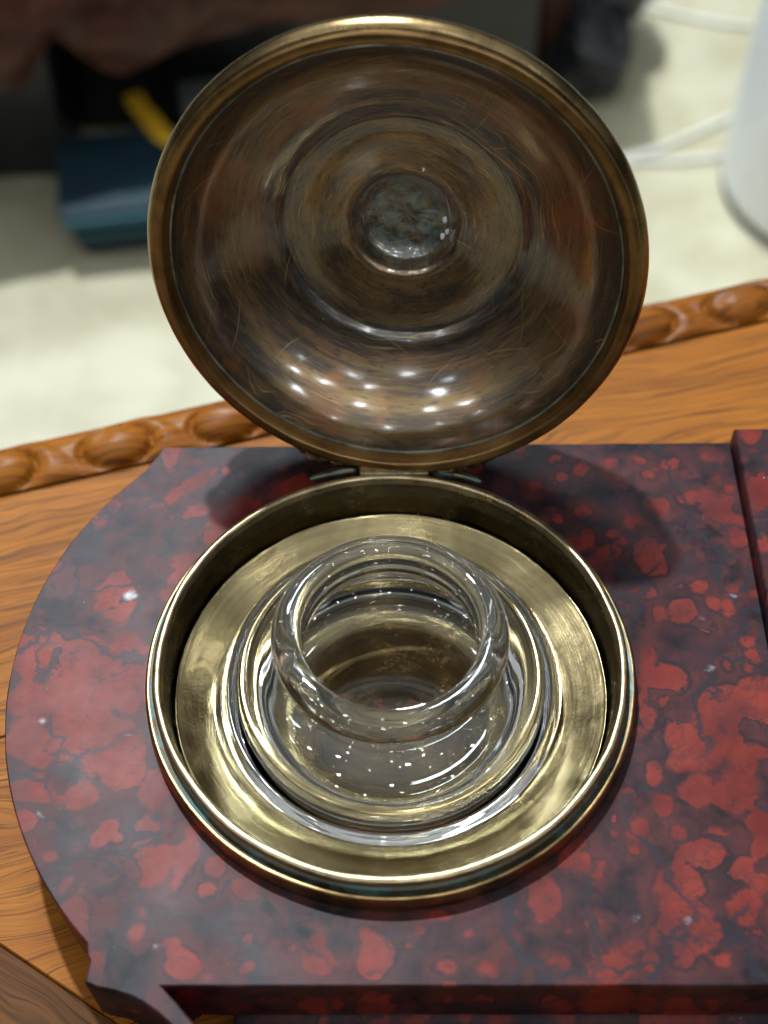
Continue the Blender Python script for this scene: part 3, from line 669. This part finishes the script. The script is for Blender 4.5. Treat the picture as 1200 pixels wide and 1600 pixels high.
for i in range(len(low)-1):
    a, b = i*m, (i+1)*m
    for j in range(rows_): fs.append((a+j, b+j, b+j+1, a+j+1))
    fs.append((a+rows_, b+rows_, b+rows_+2, a+rows_+2)); fs.append((a, a+rows_+1, b+rows_+1, b)); fs.append((a+rows_+1, a+rows_+2, b+rows_+2, b+rows_+1))
me = mesh('apron', vs, fs, True, 60); bm = bmesh.new(); bm.from_mesh(me); bmesh.ops.recalc_face_normals(bm, faces=bm.faces); bm.to_mesh(me); bm.free()
link('apron', me, WOODD, st)
poly = [(-8, 12.7), (-5.4, 13.3), (-2.6, 14.5), (.23, 15.1), (3.2, 15.95), (3.4, 26), (-8, 26)]
n = len(poly); vs = [(x-O.x, y-O.y, -5.2-ZF) for x, y in poly]+[(x-O.x, y-O.y, -4.8-ZF) for x, y in poly]
fs = [tuple(range(n))[::-1], tuple(range(n, 2*n))]+[(i, (i+1) % n, n+(i+1) % n, n+i) for i in range(n)]
link('top_board', mesh('top_board', vs, fs, False), WOODD, st)
for (x, y, rr) in ((2.45, 17.2, .42), (2.5, 24.5, .4), (-7.2, 13.6, .4), (-7.2, 24.5, .4)):
    o = tube('leg', [(x-O.x+.25, y-O.y, 0.0), (x-O.x+.05, y-O.y, 1.2), (x-O.x-.05, y-O.y, 2.6), (x-O.x, y-O.y, 4.35)], rr, WOODD, st, 16, radii=lambda f: rr*(.85+.5*f*f))
box('back_shade_panel', (-8-O.x, 15.9-O.y, .02), (2.2-O.x, 16.1-O.y, 4.3), BLK, st, .02)  # added black sheet, stands in for the deep shade under the stand

box('side_shade_panel', (-8-O.x, 14.7-O.y, .02), (-5.1-O.x, 15.85-O.y, 4.3), BLK, st, .02)  # added black block, its colour gives the shade left of the case

# teal case standing half under the stand
tq = root('teal_case', (-3.95, 13.95, ZF), 'dark teal plastic case with ridged front on the floor under the carved stand', 'case')
box('body', (-1.0, -1.15, 0), (1.0, .55, .80), TEAL, tq, .16, rad(9), .84)
box('lid', (-1.07, -1.22, .805), (1.07, .62, 1.02), TEAL, tq, .08, rad(9), .97)
for zz, q in ((.56, .0), (.86, .1)):
    rd = box('ridge', (-.93-q, -.06, -.06), (.93+q, .06, .06), TEAL2, tq, .035, rad(9)); rd.location = (.185*S, (-1.12-q)*S, zz*S)
ys_ = tube('yellow_strap', [(-4.05, 15.3, ZF+1.10), (-3.9, 15.0, ZF+1.10), (-3.70, 14.70, ZF+1.08), (-3.50, 14.36, ZF+1.08), (-3.30, 14.2, ZF+1.09), (-3.0, 14.15, ZF+1.08)], .16, YEL, None, 10, flat=.35)
tag(ys_, 'yellow strap lying on top of the dark teal case', 'strap')
bgx = root('grey_case', (-2.5, 14.9, ZF), 'grey box in the shade between yellow strap and brass lid', 'box')
box('body', (-.7, -.6, 0), (.9, .9, .95), GRY, bgx, .08, rad(12)); box('lid', (-.75, -.65, .955), (.95, .95, 1.1), GRY, bgx, .04, rad(12))

# black bag by the stand's leg
bag = root('black_bag', (3.2, 17.3, ZF), 'black leather bag slumped on the floor beside the dark stand leg', 'bag')
def lump(name, loc, dim, mat, par, seed, amp=.22):
    bm = bmesh.new(); bmesh.ops.create_icosphere(bm, subdivisions=4, radius=1)
    for v in bm.verts:
        q = v.co.copy(); q = Vector([math.copysign(abs(c)**.72, c) for c in q])
        q *= 1+amp*mnoise.noise(v.co*1.6+Vector((seed, 2, 1)))+amp*.3*mnoise.noise(v.co*5+Vector((seed, 1, 7)))
        v.co = Vector((q.x*dim[0]*S, q.y*dim[1]*S, max(-.98, q.z)*dim[2]*S))
    me = bpy.data.meshes.new(name); bm.to_mesh(me); bm.free(); me.polygons.foreach_set('use_smooth', [True]*len(me.polygons))
    o = link(name, me, mat, par); o.location = Vector(loc)*S; return o
lump('body', (.0, .2, .70), (.72, 1.35, .70), BLK, bag, 3)
lump('flap', (.38, .9, 1.25), (.78, .9, .32), BLK, bag, 6)
tube('handle', [(-.25, -.3, 1.15), (-.15, -.1, 1.75), (.1, .4, 1.8), (.2, .7, 1.2)], .07, BLK, bag, 10)

# white bin
bn = root('white_bin', (7.05, 14.3, ZF), 'white smooth round bin with dark foot ring on the cream floor', 'bin')
lathe('foot_ring', cr([(1.86, .0), (1.93, .02), (1.95, .10), (1.93, .16), (1.88, .17)], 4), GRY, bn, 96)
lathe('body', cr([(1.86, .17), (1.93, .19), (1.97, .30), (1.97, .6), (1.955, 1.5), (1.92, 3.0), (1.88, 5.2), (1.88, 5.2), (1.80, 5.2), (1.80, 5.0), (1.8, .4), (0, .35)], 5), WHT, bn, 96)

for lab, pts in (('white cable looping across the floor towards the white bin', [(1.5, 14.6, 0), (2.6, 14.85, 0), (3.4, 14.98, 0), (4.1, 15.2, 0), (4.81, 15.61, 0), (5.6, 16.1, 0), (6.6, 16.5, 0), (8, 16.6, 0)]),
                 ('white cable running straight along the floor, nearer of the pair by the bin', [(1.6, 14.3, 0), (2.6, 14.75, 0), (3.3, 14.87, 0), (3.92, 14.95, 0), (4.73, 14.98, 0), (5.48, 15.2, 0), (6.5, 15.9, 0), (8, 16.35, 0)]),
                 ('white cable far back at the top edge behind the black bag', [(3.0, 20.2, 0), (3.84, 19.69, 0), (4.37, 19.28, 0), (5.0, 18.95, 0), (5.52, 18.75, 0), (6.15, 18.6, 0), (8.0, 18.5, 0)])):
    o = tube('white_cable', [(x, y, ZF+.056) for x, y, z in pts], .052, CAB, None, 10)
    tag(o, lab, 'cable', 'white cables on the floor')
